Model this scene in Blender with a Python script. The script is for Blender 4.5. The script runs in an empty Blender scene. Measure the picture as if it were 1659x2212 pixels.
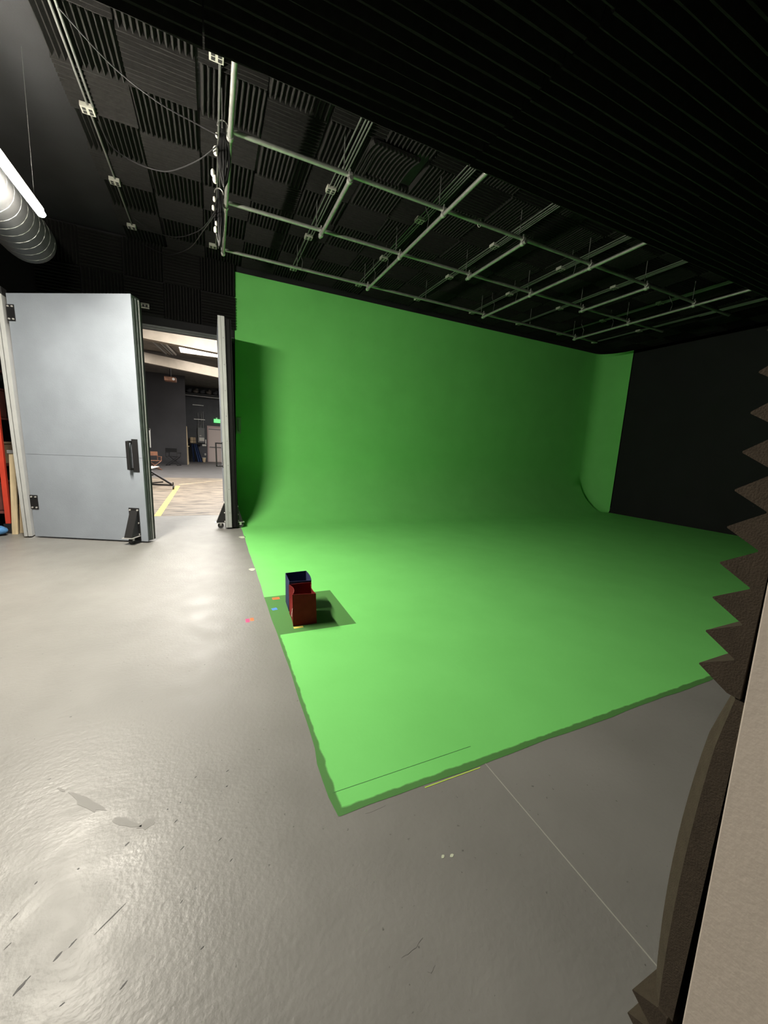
import bpy, math, random
from mathutils import Vector, Matrix
random.seed(7)
SC = bpy.context.scene
COL = SC.collection

# ------------------------------------------------------------------ camera
CAM_Z = 1.55
F = Vector((0.41274369, 0.89635598, -0.16182896))
RT = Vector((0.91065326, -0.40975687, 0.05300886))
DN = Vector((-0.01879572, -0.16924915, -0.98539406))
cd = bpy.data.cameras.new('camera')
cd.sensor_fit = 'HORIZONTAL'; cd.sensor_width = 36.0
cd.lens = 813.5 / 1659 * 36.0
cd.clip_start = 0.02; cd.clip_end = 200
cam = bpy.data.objects.new('camera', cd); COL.objects.link(cam)
m = Matrix.Identity(4)
for i in range(3):
    m[i][0] = RT[i]; m[i][1] = -DN[i]; m[i][2] = -F[i]
m[0][3], m[1][3], m[2][3] = 0, 0, CAM_Z
cam.matrix_world = m
SC.camera = cam

# ------------------------------------------------------------------ world, exposure, light levels
w = bpy.data.worlds.new('world'); SC.world = w; w.use_nodes = True
w.node_tree.nodes['Background'].inputs[0].default_value = (0.5, 0.55, 0.6, 1)
w.node_tree.nodes['Background'].inputs[1].default_value = 0.0
SC.view_settings.view_transform = 'Standard'
SC.view_settings.look = 'None'
SC.view_settings.gamma = 1.0
SC.view_settings.use_curve_mapping = False
SC.view_settings.exposure = 2.2
STRIP_POWER = 172.0       # emission of the pendant strip diffuser
SKY_POWER = 3.6          # emission of the skylights and the added light panels of the far room
HALL_POWER = 2.0          # emission of the added fill panel in the passage behind the camera

# ------------------------------------------------------------------ helpers
BASE = {}
class MB:
    def __init__(s): s.v = []; s.f = []
    def poly(s, pts):
        n = len(s.v); s.v += [tuple(p) for p in pts]; s.f.append(tuple(range(n, n + len(pts)))); return s
    def add(s, vs, fs):
        n = len(s.v); s.v += [tuple(p) for p in vs]; s.f += [tuple(i + n for i in f) for f in fs]; return s
    def hexa(s, p):   # 8 corners: bottom 4 ccw, top 4 ccw
        return s.add(p, [(3, 2, 1, 0), (4, 5, 6, 7), (0, 1, 5, 4), (1, 2, 6, 5), (2, 3, 7, 6), (3, 0, 4, 7)])
    def box(s, x0, x1, y0, y1, z0, z1):
        return s.hexa([(x0, y0, z0), (x1, y0, z0), (x1, y1, z0), (x0, y1, z0), (x0, y0, z1), (x1, y0, z1), (x1, y1, z1), (x0, y1, z1)])
    def obox(s, c, sx, sy, sz, ex=(1, 0, 0), ey=(0, 1, 0), ez=(0, 0, 1)):
        c = Vector(c); ex = Vector(ex).normalized() * sx / 2; ey = Vector(ey).normalized() * sy / 2; ez = Vector(ez).normalized() * sz / 2
        return s.hexa([c + a * ex + b * ey + d * ez for d in (-1, 1) for a, b in ((-1, -1), (1, -1), (1, 1), (-1, 1))])
    def bar(s, p0, p1, wd, ht=None, up=(0, 0, 1)):
        p0 = Vector(p0); p1 = Vector(p1); d = (p1 - p0); ht = ht or wd
        u = Vector(up)
        if abs(d.normalized().dot(u)) > .98: u = Vector((0, 1, 0))
        sx = d.cross(u).normalized(); sz = sx.cross(d).normalized()
        return s.obox((p0 + p1) / 2, d.length, wd, ht, d, sx, sz)
    def tube(s, pts, r, n=8, cap=True):
        pts = [Vector(p) for p in pts]; rings = []
        prev = None
        rr = r if isinstance(r, (list, tuple)) else [r] * len(pts)
        for i, p in enumerate(pts):
            d = (pts[min(i + 1, len(pts) - 1)] - pts[max(i - 1, 0)]).normalized()
            if prev is None:
                a = Vector((0, 0, 1)) if abs(d.z) < .9 else Vector((1, 0, 0))
                e1 = d.cross(a).normalized()
            else:
                e1 = (prev - d * prev.dot(d)).normalized()
            prev = e1; e2 = d.cross(e1)
            rings.append([p + (e1 * math.cos(t) + e2 * math.sin(t)) * rr[i] for t in [2 * math.pi * k / n for k in range(n)]])
        vs = [v for q in rings for v in q]; fs = []
        for i in range(len(pts) - 1):
            for k in range(n):
                a = i * n + k; b = i * n + (k + 1) % n
                fs.append((a, b, b + n, a + n))
        if cap:
            fs.append(tuple(reversed(range(n)))); fs.append(tuple(range(len(vs) - n, len(vs))))
        return s.add(vs, fs)
    def ball(s, c, rx, ry, rz, nu=10, nv=6):
        c = Vector(c); vs = []; fs = []
        for j in range(nv + 1):
            t = math.pi * j / nv
            for i in range(nu):
                a = 2 * math.pi * i / nu
                vs.append(c + Vector((rx * math.sin(t) * math.cos(a), ry * math.sin(t) * math.sin(a), rz * math.cos(t))))
        for j in range(nv):
            for i in range(nu):
                a = j * nu + i; b = j * nu + (i + 1) % nu
                fs.append((a, a + nu, b + nu, b))
        return s.add(vs, fs)
    def prism(s, outline, axis, a0, a1):
        # outline: 2D points; axis 'x' -> (y,z), 'y' -> (x,z), 'z' -> (x,y)
        def P(u, v, a): return {'x': (a, u, v), 'y': (u, a, v), 'z': (u, v, a)}[axis]
        n = len(outline)
        vs = [P(u, v, a0) for u, v in outline] + [P(u, v, a1) for u, v in outline]
        fs = [tuple(reversed(range(n))), tuple(range(n, 2 * n))] + [(i, (i + 1) % n, (i + 1) % n + n, i + n) for i in range(n)]
        return s.add(vs, fs)
    def build(s, name, mat, parent=None, base=None, smooth=False, bevel=0, kind=None):
        if parent is not None: base = BASE[parent.name]
        base = Vector(base or (0, 0, 0))
        me = bpy.data.meshes.new(name)
        me.from_pydata([tuple(Vector(v) - base) for v in s.v], [], s.f)
        me.materials.append(mat)
        import bmesh
        bm = bmesh.new(); bm.from_mesh(me); bmesh.ops.recalc_face_normals(bm, faces=bm.faces); bm.to_mesh(me); bm.free()
        if smooth:
            for p in me.polygons: p.use_smooth = True
            me.set_sharp_from_angle(angle=math.radians(40))
        o = bpy.data.objects.new(name, me); COL.objects.link(o)
        if parent is not None: o.parent = parent
        else: o.location = base
        BASE[o.name] = base
        if bevel:
            b = o.modifiers.new('bevel', 'BEVEL'); b.width = bevel; b.segments = 2; b.limit_method = 'ANGLE'
        if kind: o['kind'] = kind
        return o
def thing(name, label, cat, base=(0, 0, 0), group=None):
    o = bpy.data.objects.new(name, None); o.empty_display_size = .1; COL.objects.link(o); o.location = base
    BASE[o.name] = Vector(base); return tag(o, label, cat, group)
def tag(o, label, cat, group=None):
    o['label'] = label; o['category'] = cat
    if group: o['group'] = group
    return o
def struct(o, label=None):
    o['kind'] = 'structure'
    if label: o['label'] = label
    return o

def mat(name, col, rough=.6, metal=0, var=0, vscale=6, bump=0, bscale=60, spec=.5, coat=0, stretch=None):
    M = bpy.data.materials.new(name); M.use_nodes = True; nt = M.node_tree; b = nt.nodes['Principled BSDF']
    b.inputs['Base Color'].default_value = (*col, 1); b.inputs['Roughness'].default_value = rough; b.inputs['Metallic'].default_value = metal
    b.inputs['Specular IOR Level'].default_value = spec
    if coat: b.inputs['Coat Weight'].default_value = coat
    tc = nt.nodes.new('ShaderNodeTexCoord'); src = tc.outputs['Object']
    if stretch:
        mp = nt.nodes.new('ShaderNodeMapping'); mp.inputs['Scale'].default_value = stretch; nt.links.new(src, mp.inputs[0]); src = mp.outputs[0]
    if var:
        n = nt.nodes.new('ShaderNodeTexNoise'); n.inputs['Scale'].default_value = vscale; n.inputs['Detail'].default_value = 6
        nt.links.new(src, n.inputs['Vector'])
        r = nt.nodes.new('ShaderNodeValToRGB'); r.color_ramp.elements[0].position = .3; r.color_ramp.elements[1].position = .7
        r.color_ramp.elements[0].color = (*[c * (1 - var) for c in col], 1); r.color_ramp.elements[1].color = (*[min(1, c * (1 + var)) for c in col], 1)
        nt.links.new(n.outputs['Fac'], r.inputs[0]); nt.links.new(r.outputs[0], b.inputs['Base Color'])
    if bump:
        n2 = nt.nodes.new('ShaderNodeTexNoise'); n2.inputs['Scale'].default_value = bscale; n2.inputs['Detail'].default_value = 5
        nt.links.new(src, n2.inputs['Vector'])
        bp = nt.nodes.new('ShaderNodeBump'); bp.inputs['Strength'].default_value = bump; bp.inputs['Distance'].default_value = .01
        nt.links.new(n2.outputs['Fac'], bp.inputs['Height']); nt.links.new(bp.outputs[0], b.inputs['Normal'])
    return M
def emit(name, col, strength):
    M = bpy.data.materials.new(name); M.use_nodes = True; b = M.node_tree.nodes['Principled BSDF']
    b.inputs['Base Color'].default_value = (.8, .8, .8, 1)
    b.inputs['Emission Color'].default_value = (*col, 1); b.inputs['Emission Strength'].default_value = strength
    return M

M = {}
M['black_paint'] = mat('black_paint', (.0085, .0088, .0104), .8, var=.25, vscale=3, bump=.1)
M['black_side'] = mat('black_side', (.006, .006, .0078), .85, var=.2, vscale=2, bump=.1, bscale=25)
M['foam'] = mat('foam', (.016, .0156, .0148), .95, var=.2, vscale=30, bump=.3, bscale=250, spec=.2)
M['foam_warm_lit'] = mat('foam_warm_lit', (.06, .047, .034), .95, var=.12, vscale=60, bump=.25, bscale=400, spec=.2)  # same charcoal foam, with warm light painted into its colour as brown
M['galv'] = mat('galvanised_pipe', (.42, .43, .40), .42, metal=.7, var=.15, vscale=15)
M['clamp'] = mat('clamp_steel', (.65, .65, .62), .4, metal=.7)
M['conduit'] = mat('conduit_steel', (.2, .205, .195), .5, metal=.6)
M['outlet'] = mat('outlet_box', (.4, .4, .35), .5, var=.1)
M['dark_slot'] = mat('dark_slot', (.02, .02, .02), .7)
M['cable'] = mat('black_cable', (.008, .008, .009), .5)
M['white_plastic'] = mat('white_plastic', (.75, .73, .68), .4)
M['door_grey'] = mat('door_grey', (.29, .325, .375), .6, var=.08, vscale=2.2, bump=.12, bscale=70)
M['door_light'] = mat('door_light_grey', (.4, .41, .41), .6, var=.08, vscale=5, bump=.1)
M['door_edge'] = mat('door_edge_dark', (.075, .088, .085), .45, var=.25, vscale=8, bump=.1)
M['door_black'] = mat('door_black', (.006, .006, .0065), .7, spec=.2, var=.2)
M['black_iron'] = mat('black_iron', (.012, .012, .013), .5)
M['bolt'] = mat('bolt_zinc', (.75, .74, .72), .35, metal=.5)
M['rubber'] = mat('rubber_wheel', (.05, .05, .05), .6)
M['white_wall'] = mat('white_jamb', (.6, .53, .46), .6, var=.04, vscale=9, bump=.08, bscale=120)
M['duct'] = mat('duct_metal', (.06, .062, .064), .55, metal=.5, var=.12, vscale=8)
M['strip_body'] = mat('strip_housing', (.7, .7, .7), .4)
M['strip'] = emit('strip_diffuser', (1, .93, .8), STRIP_POWER)
M['sky_near'] = emit('skylight_diffuser_near', (1, .96, .9), SKY_POWER * 3.0)
M['sky'] = emit('skylight_and_fill_diffuser', (1, .96, .9), SKY_POWER)
M['hall'] = emit('hall_fill_panel', (1, .9, .78), HALL_POWER)
M['cream'] = mat('cream_beam', (.23, .195, .155), .6, var=.1, vscale=4, bump=.2)
M['far_ceiling'] = mat('far_ceiling', (.16, .14, .12), .8, var=.25, vscale=3)
M['far_wall'] = mat('far_wall', (.075, .078, .085), .7, var=.15, vscale=2)
M['far_black'] = mat('far_black', (.05, .049, .053), .75, var=.15, vscale=1)
M['red_paint'] = mat('red_paint', (.55, .05, .025), .45, var=.08)
M['lumber'] = mat('lumber', (.58, .47, .3), .6, var=.18, vscale=4, stretch=(8, 8, .8), bump=.2, bscale=40)
M['blue_cloth'] = mat('blue_cloth', (.08, .24, .5), .8, var=.3, vscale=20, bump=.5, bscale=30)
M['dark_blue'] = mat('dark_blue_cloth', (.03, .055, .14), .85, var=.3, vscale=6, bump=.4, bscale=20)
M['dark_red'] = mat('dark_red_box', (.11, .03, .025), .7, var=.3)
M['carton'] = mat('carton', (.36, .27, .17), .75, var=.12)
M['brown_wood'] = mat('brown_wood', (.26, .12, .07), .55, var=.25, vscale=8)
M['pink_paint'] = mat('pale_pink_paint', (.66, .56, .52), .5)
M['pink_frame'] = mat('pink_frame', (.52, .38, .36), .5)
M['grey_box'] = mat('grey_box', (.2, .2, .2), .5)
M['paper'] = mat('paper', (.75, .72, .66), .8)
M['exit_green'] = emit('exit_green', (.02, .8, .1), .35)
M['exit_white'] = mat('exit_white', (.6, .9, .65), .5)
M['red_bag'] = mat('red_bag', (.2, .02, .02), .85, spec=.1, var=.12, vscale=14, bump=.15, bscale=40)
M['blue_bag'] = mat('blue_bag', (.032, .042, .11), .8, spec=.15, var=.12, vscale=14, bump=.15, bscale=40)
M['bag_print'] = mat('white_print', (.8, .68, .64), .55)
for k, c in dict(tape_orange=(.75, .17, .05), tape_blue=(.08, .25, .7), tape_pink=(.75, .05, .2), tape_yellow=(.8, .65, .12), tape_lime=(.55, .8, .1), line_pale=(.4, .4, .36), line_green=(.05, .2, .05), stain=(.225, .22, .21), scuff=(.035, .035, .035), paint_drip=(.6, .65, .5), line_far=(.7, .55, .35)).items():
    M[k] = mat(k, c, .55)
M['handle_green'] = mat('handle_green', (.3, .42, .3), .5)

# grey painted concrete: satin, scuffed
def floor_mat():
    A = bpy.data.materials.new('grey_painted_concrete'); A.use_nodes = True; nt = A.node_tree; b = nt.nodes['Principled BSDF']; L = nt.links
    tc = nt.nodes.new('ShaderNodeTexCoord')
    def noise(sc, det=6, mp=None):
        n = nt.nodes.new('ShaderNodeTexNoise'); n.inputs['Scale'].default_value = sc; n.inputs['Detail'].default_value = det
        if mp:
            q = nt.nodes.new('ShaderNodeMapping'); q.inputs['Scale'].default_value = mp; L.new(tc.outputs['Object'], q.inputs[0]); L.new(q.outputs[0], n.inputs['Vector'])
        else: L.new(tc.outputs['Object'], n.inputs['Vector'])
        return n
    def ramp(src, p0, c0, p1, c1):
        r = nt.nodes.new('ShaderNodeValToRGB'); e = r.color_ramp.elements; e[0].position = p0; e[1].position = p1; e[0].color = (*c0, 1); e[1].color = (*c1, 1); L.new(src, r.inputs[0]); return r
    base = ramp(noise(1.3).outputs['Fac'], .3, (.215, .212, .2), .7, (.262, .258, .246))
    sp = ramp(noise(45, 3).outputs['Fac'], .23, (.25, .25, .25), .30, (1, 1, 1))
    mx = nt.nodes.new('ShaderNodeMix'); mx.data_type = 'RGBA'; mx.blend_type = 'MULTIPLY'; mx.inputs['Factor'].default_value = .8
    L.new(base.outputs[0], mx.inputs['A']); L.new(sp.outputs[0], mx.inputs['B'])
    L.new(mx.outputs['Result'], b.inputs['Base Color'])
    rr = ramp(noise(5).outputs['Fac'], .3, (.36,) * 3, .75, (.5,) * 3); L.new(rr.outputs[0], b.inputs['Roughness'])
    ad = nt.nodes.new('ShaderNodeMath'); ad.operation = 'ADD'
    L.new(noise(55, 4).outputs['Fac'], ad.inputs[0]); L.new(noise(16, 5, (1, 1.6, 1)).outputs['Fac'], ad.inputs[1])
    bp = nt.nodes.new('ShaderNodeBump'); bp.inputs['Strength'].default_value = .22; bp.inputs['Distance'].default_value = .006
    L.new(ad.outputs[0], bp.inputs['Height']); L.new(bp.outputs[0], b.inputs['Normal'])
    b.inputs['Specular IOR Level'].default_value = .5
    return A
M['floor'] = floor_mat()

# worn timber-coloured floor beyond the doors
def far_floor_mat():
    A = bpy.data.materials.new('worn_timber_floor'); A.use_nodes = True; nt = A.node_tree; b = nt.nodes['Principled BSDF']; L = nt.links
    tc = nt.nodes.new('ShaderNodeTexCoord'); q = nt.nodes.new('ShaderNodeMapping'); q.inputs['Scale'].default_value = (.9, 4.0, 1)
    L.new(tc.outputs['Object'], q.inputs[0])
    n = nt.nodes.new('ShaderNodeTexNoise'); n.inputs['Scale'].default_value = 1.9; n.inputs['Detail'].default_value = 9; n.inputs['Roughness'].default_value = .65; L.new(q.outputs[0], n.inputs['Vector'])
    r = nt.nodes.new('ShaderNodeValToRGB'); e = r.color_ramp.elements
    e[0].position = .38; e[0].color = (.045, .034, .026, 1); e[1].position = .55; e[1].color = (.27, .22, .165, 1)
    L.new(n.outputs['Fac'], r.inputs[0]); L.new(r.outputs[0], b.inputs['Base Color']); b.inputs['Roughness'].default_value = .5
    return A
M['far_floor'] = far_floor_mat()
M['far_floor_grey'] = mat('far_floor_grey', (.11, .105, .105), .55, var=.15, vscale=2)

# chroma green paint; an older, darker coat shows at the margins and in one rectangle by the bags
def green_mat():
    A = bpy.data.materials.new('chroma_green'); A.use_nodes = True; nt = A.node_tree; b = nt.nodes['Principled BSDF']; L = nt.links
    tc = nt.nodes.new('ShaderNodeTexCoord'); sx = nt.nodes.new('ShaderNodeSeparateXYZ'); 
    nz = nt.nodes.new('ShaderNodeTexNoise'); nz.inputs['Scale'].default_value = 12; nz.inputs['Detail'].default_value = 4; L.new(tc.outputs['Object'], nz.inputs['Vector'])
    L.new(tc.outputs['Object'], sx.inputs[0])
    def mth(op, a, bb, cl=False):
        n = nt.nodes.new('ShaderNodeMath'); n.operation = op; n.use_clamp = cl
        for i, s in enumerate((a, bb)):
            if s is None: continue
            if isinstance(s, (int, float)): n.inputs[i].default_value = s
            else: L.new(s, n.inputs[i])
        return n.outputs[0]
    X, Y, Z = sx.outputs
    jit = mth('MULTIPLY', mth('SUBTRACT', nz.outputs['Fac'], .5), .026)
    jx = mth('ADD', X, jit); jy = mth('ADD', Y, jit)
    def rect(x0, x1, y0, y1, ax=None, ay=None, s=160):
        ax = ax or X; ay = ay or Y
        r = mth('MULTIPLY', mth('MULTIPLY', mth('SUBTRACT', ax, x0), s, True), mth('MULTIPLY', mth('SUBTRACT', x1, ax), s, True), True)
        r2 = mth('MULTIPLY', mth('MULTIPLY', mth('SUBTRACT', ay, y0), s, True), mth('MULTIPLY', mth('SUBTRACT', y1, ay), s, True), True)
        return mth('MULTIPLY', r, r2, True)
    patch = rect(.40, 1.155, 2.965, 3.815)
    inner = rect(.481, 13, 1.328, 14, jx, jy, 120)
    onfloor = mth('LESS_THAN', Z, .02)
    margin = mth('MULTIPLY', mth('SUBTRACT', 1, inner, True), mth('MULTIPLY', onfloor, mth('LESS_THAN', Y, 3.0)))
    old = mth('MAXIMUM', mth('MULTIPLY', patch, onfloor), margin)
    n2 = nt.nodes.new('ShaderNodeTexNoise'); n2.inputs['Scale'].default_value = 2.2; n2.inputs['Detail'].default_value = 5; L.new(tc.outputs['Object'], n2.inputs['Vector'])
    r = nt.nodes.new('ShaderNodeValToRGB'); e = r.color_ramp.elements
    e[0].position = .3; e[0].color = (.19, .66, .16, 1); e[1].position = .7; e[1].color = (.205, .70, .175, 1); L.new(n2.outputs['Fac'], r.inputs[0])
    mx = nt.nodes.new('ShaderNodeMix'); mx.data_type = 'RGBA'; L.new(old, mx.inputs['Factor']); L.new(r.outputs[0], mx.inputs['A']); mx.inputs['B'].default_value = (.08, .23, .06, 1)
    L.new(mx.outputs['Result'], b.inputs['Base Color']); b.inputs['Roughness'].default_value = .7; b.inputs['Specular IOR Level'].default_value = .3
    bp = nt.nodes.new('ShaderNodeBump'); bp.inputs['Strength'].default_value = .08; bp.inputs['Distance'].default_value = .01
    n3 = nt.nodes.new('ShaderNodeTexNoise'); n3.inputs['Scale'].default_value = 40; L.new(tc.outputs['Object'], n3.inputs['Vector']); L.new(n3.outputs['Fac'], bp.inputs['Height']); L.new(bp.outputs[0], b.inputs['Normal'])
    return A
M['green'] = green_mat()

# ================================================================== THE SETTING
CEIL = 4.97; WY = 8.5
floor = struct(MB().box(-5, 12.8, -3, 8.62, -.15, 0).build('floor', M['floor']), 'satin grey painted concrete floor')
struct(MB().box(-9, 7, 8.62, 17.4, -.15, -.001).build('floor_far', M['far_floor']), 'worn pale timber-coloured floor beyond the open doors')
struct(MB().box(-9, 7, 17.4, 31.3, -.15, -.001).build('floor_far_grey', M['far_floor_grey']), 'dark grey floor at the far end of the next room')
ceiling = struct(MB().box(-5.1, 12.8, -3, 8.65, CEIL, CEIL + .15).build('ceiling', M['black_paint']), 'black ceiling lined with squares of ridged foam')
struct(MB().box(-5.15, -5, -3, 8.65, 0, CEIL).build('wall_left', M['black_paint']))
wbl = struct(MB().box(-5, -2.58, WY, WY + .15, 0, CEIL).build('wall_back_left', M['black_paint']))
wbh = struct(MB().box(-2.58, .44, WY, WY + .15, 3.56, CEIL).build('wall_back_header', M['black_paint']), 'black wall above the double doors')
struct(MB().box(.44, 12.8, WY + .03, WY + .15, 0, CEIL).build('wall_back', M['black_paint']))
struct(MB().box(11.27, 11.4, .2, 7.64, 0, 4.72).build('wall_right', M['black_side']), 'plain black side wall at the right of the green screen')
struct(MB().box(12.65, 12.8, -3, 8.65, 0, CEIL).build('wall_outer_right', M['black_paint']))
struct(MB().box(-5, -.75, .05, .2, 0, CEIL).build('wall_front_left', M['black_paint']))
struct(MB().box(.69, 12.7, .06, .205, 0, CEIL).build('wall_front', M['black_paint']), 'black wall beside the doorway the view looks through')
struct(MB().box(-5, 12.8, -3.1, -3, 0, CEIL).build('wall_passage', M['white_wall']))

# white jamb of the doorway (leans a little)
jb = MB(); lean = .000
jb.hexa([(.63, .06, 0), (.70, .06, 0), (.70, .178, 0), (.63, .178, 0), (.63, .06, 2.25), (.70, .06, 2.25), (.70, .231, 2.25), (.63, .231, 2.25)])
struct(jb.build('trim_1', M['white_wall'], bevel=.002), 'off-white door jamb at the right edge of the view')
struct(MB().box(.645, .70, -.02, .058, 0, 2.25).build('trim_2', M['black_paint']))
MBh = MB().box(-.75, .69, .06, .2, 2.25, CEIL); struct(MBh.build('wall_front_header', M['black_paint']))

# low soffit with ridged foam panels above the doorway
SOF = 3.0
soffit = struct(MB().box(-4.9, 11.26, .21, 1.87, SOF + .075, SOF + .25).build('ceiling_soffit', M['black_paint']), 'low black soffit overhead, lined with long foam ridges')
def ridge_mesh(name, length, width, n, depth, basez, material, jitter=.0):
    # ridges run along x, stacked along y, tips at -z
    mb = MB(); p = width / n
    prof = [(-width / 2, 0)]
    for k in range(n):
        y = -width / 2 + k * p
        prof += [(y + .001, -basez), (y + p / 2 - .0035, -basez - depth), (y + p / 2 + .0035, -basez - depth), (y + p - .001, -basez)]
    prof.append((width / 2, 0))
    N = len(prof)
    segs = 5 if jitter else 1
    vs = []
    for sgi in range(segs + 1):
        x = -length / 2 + length * sgi / segs
        for (y, z) in prof:
            jy = random.uniform(-jitter, jitter) if z < -basez - .01 else 0
            vs.append((x, y + jy, z + (random.uniform(-jitter, jitter) if jy else 0)))
    fs = []
    for sgi in range(segs):
        for i in range(N - 1):
            a = sgi * N + i; fs.append((a, a + 1, a + 1 + N, a + N))
        fs.append((sgi * N + N - 1, sgi * N, sgi * N + N, sgi * N + 2 * N - 1))
    for s0 in (0, segs * N):
        for k in range(n):
            i = 1 + 4 * k
            fs.append(tuple(s0 + j for j in (i, i + 1, i + 2, i + 3)))
        fs.append(tuple([s0] + [s0 + j for k in range(n) for j in (1 + 4 * k, 4 + 4 * k)] + [s0 + N - 1]))
    me = bpy.data.meshes.new(name); me.from_pydata(vs, [], fs); me.materials.append(material)
    import bmesh
    bm = bmesh.new(); bm.from_mesh(me); bmesh.ops.recalc_face_normals(bm, faces=bm.faces); bm.to_mesh(me); bm.free()
    return me
def place(me, name, parent, loc, rot=(0, 0, 0), scale=(1, 1, 1)):
    o = bpy.data.objects.new(name, me); COL.objects.link(o); o.parent = parent; o.location = Vector(loc) - BASE[parent.name]; o.rotation_euler = rot; o.scale = scale
    BASE[o.name] = BASE[parent.name]; return o
sof_me = [ridge_mesh('foam_panel', 1.215, .82, 16, .05, .02, M['foam'], .0022) for _ in range(3)]
for i in range(13):
    for j in range(2):
        x = -4.27 + 1.22 * i
        if x > 10.9: continue
        place(random.choice(sof_me), 'foam_panel', soffit, (x, .63 + .825 * j, SOF + .072 + random.uniform(-.003, .002)), (0, 0, random.uniform(-.003, .003)))

# ceiling foam squares, ridges turned alternately
TS = .605
t_me = [ridge_mesh('foam_tile', TS - .006, TS - .006, 12, .055, .012, M['foam'], .0022) for _ in range(5)]
ncol = 21
for i in range(ncol):
    x0 = -1.28 + .615 * i; off = random.uniform(-.05, .05)
    if i == 2: off = 0
    for r in range(8):
        y0 = 3.82 + .6 * r + off
        sy = min(1.0, (8.49 - y0) / TS)
        if x0 + TS > 11.75 or sy < .3: continue
        if i == 5 and r == 1: continue        # this one hangs loose, built below
        along_y = (i + r) % 2 == 1
        cx, cyy = x0 + TS / 2 + random.uniform(-.012, .012), y0 + TS * sy / 2
        rz = (math.pi / 2 if along_y else 0) + random.uniform(-.012, .012)
        sc = (sy, 1, 1) if along_y else (1, sy, 1)
        place(random.choice(t_me), 'foam_tile', ceiling, (cx, cyy, CEIL - .001), (0, 0, rz), sc)
# the square that has come loose: its near half curls down
lb = MB(); nseg = 10
def loose(t, off):
    y = 4.98 - .58 * t; z = CEIL - .012 - .07 * max(0, t - .35) ** 2 / .42
    return y, z - off
for k in range(12):
    xa = 1.66 + .05 * k
    for s_ in range(nseg):
        t0, t1 = s_ / nseg, (s_ + 1) / nseg
        (ya, za), (yb, zb) = loose(t0, 0), loose(t1, 0)
        lb.poly([(xa, ya, za - .014), (xa + .025, ya, za - .056), (xa + .025, yb, zb - .056), (xa, yb, zb - .014)])
        lb.poly([(xa + .025, ya, za - .056), (xa + .05, ya, za - .014), (xa + .05, yb, zb - .014), (xa + .025, yb, zb - .056)])
        lb.poly([(xa, ya, za), (xa, yb, zb), (xa + .05, yb, zb), (xa + .05, ya, za)])
    (ya, za) = loose(1, 0); lb.poly([(xa, ya, za), (xa + .05, ya, za), (xa + .05, ya, za - .014), (xa + .025, ya, za - .056), (xa, ya, za - .014)])
lt = lb.build('foam_tile', M['foam'], ceiling); lt['label'] = 'foam square coming loose and curling down'
# foam squares on the wall above the doors
for i in range(5):
    for r in range(2):
        if 3.72 + .61 * r + TS > CEIL: continue
        o = place(random.choice(t_me), 'foam_tile', wbh, (-2.27 + .61 * i, WY - .001, 4.03 + .61 * r), (-math.pi / 2, 0, 0))
        if (i + r) % 2: o.rotation_euler = (-math.pi / 2, math.pi / 2, 0)

# foam at the doorway: cut ends of the ridges seen from the side
def tooth_panel(z0, n, x0, x1, yb=.212, dep=.036, base=.014, tilt=0):
    pts = [(yb, z0)]
    p = .0499
    for k in range(n):
        z = z0 + p * k
        pts += [(yb + base, z + .001), (yb + base + dep, z + p * .46), (yb + base + dep, z + p * .5), (yb + base, z + p - .001)]
    pts.append((yb, z0 + p * n))
    return MB().prism(pts, 'x', x0, x1)
wf = bpy.data.objects['wall_front']
for k in range(3):
    tooth_panel(1.249, 12, .63 + .61 * k, .63 + .61 * k + .607).build('foam_panel', M['foam_warm_lit'], wf)
    tooth_panel(.10, 12, .63 + .61 * k, .63 + .61 * k + .607).build('foam_panel', M['foam_warm_lit'], wf)
    tooth_panel(1.86, 12, .63 + .61 * k, .63 + .61 * k + .607).build('foam_panel', M['foam_warm_lit'], wf)
# panel with upright ridges between them, its edge bowed out from the wall
vp = MB(); NZ = 14; prof = []
for k in range(12):
    x = .63 + .05 * k
    prof += [(x, .017), (x + .0235, .0), (x + .0265, .0), (x + .05, .017)]
prof = []
for k in range(12):
    x = .632 + .05 * k
    prof += [(x, .030), (x + .022, .052), (x + .028, .052), (x + .0499, .030)]
vs = []
for j in range(NZ + 1):
    t = j / NZ; z = .702 + .545 * t
    bow = -.012 + .012 * math.sin(math.pi * min(1, t * 1.15)) ** .8 if t < .87 else -.012 - .015 * (t - .87) / .13
    row = [(x, .203 + y + bow * (1 if y > .04 else .6), z) for x, y in prof]
    row = [(prof[0][0], .206, z)] + row + [(prof[-1][0], .206, z)]
    vs += row
W_ = len(prof) + 2; fs = []
for j in range(NZ):
    for i in range(W_ - 1):
        a = j * W_ + i; fs.append((a, a + 1, a + 1 + W_, a + W_))
fs.append(tuple(range(W_))); fs.append(tuple(range(NZ * W_, (NZ + 1) * W_)))
vp.add(vs, fs).build('foam_panel', M['foam_warm_lit'], wf)

# ------------------------------------------------------------------ green cyclorama
cyc = thing('cyclorama', 'seamless green screen wall curving into a green painted floor', 'green screen', (.45, 1.3, 0))
path = []
HT = 4.8; R0 = 1.25
nS = 24
for k in range(nS + 1):
    x = .455 + (10.75 - .455) * k / nS; path.append(((x, WY), (0, -1), R0))
for k in range(1, 11):
    a = math.pi / 2 * k / 10
    path.append(((10.75 + .5 * math.sin(a), WY - .85 + .85 * math.cos(a)), (-math.sin(a), -math.cos(a)), R0 + (.08 - R0) * (k / 10) ** .7))
NP = 14; rows = []
for (px, py), (nx, ny), r in path:
    col = []
    for j in range(NP + 1):
        a = math.pi / 2 * j / NP
        dist = r - r * math.sin(a); z = r - r * math.cos(a)
        col.append((px + nx * dist, py + ny * dist, z + .001))
    for z in (2.0, 3.0, 4.0, HT): col.append((px, py, z))
    rows.append(col)
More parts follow.
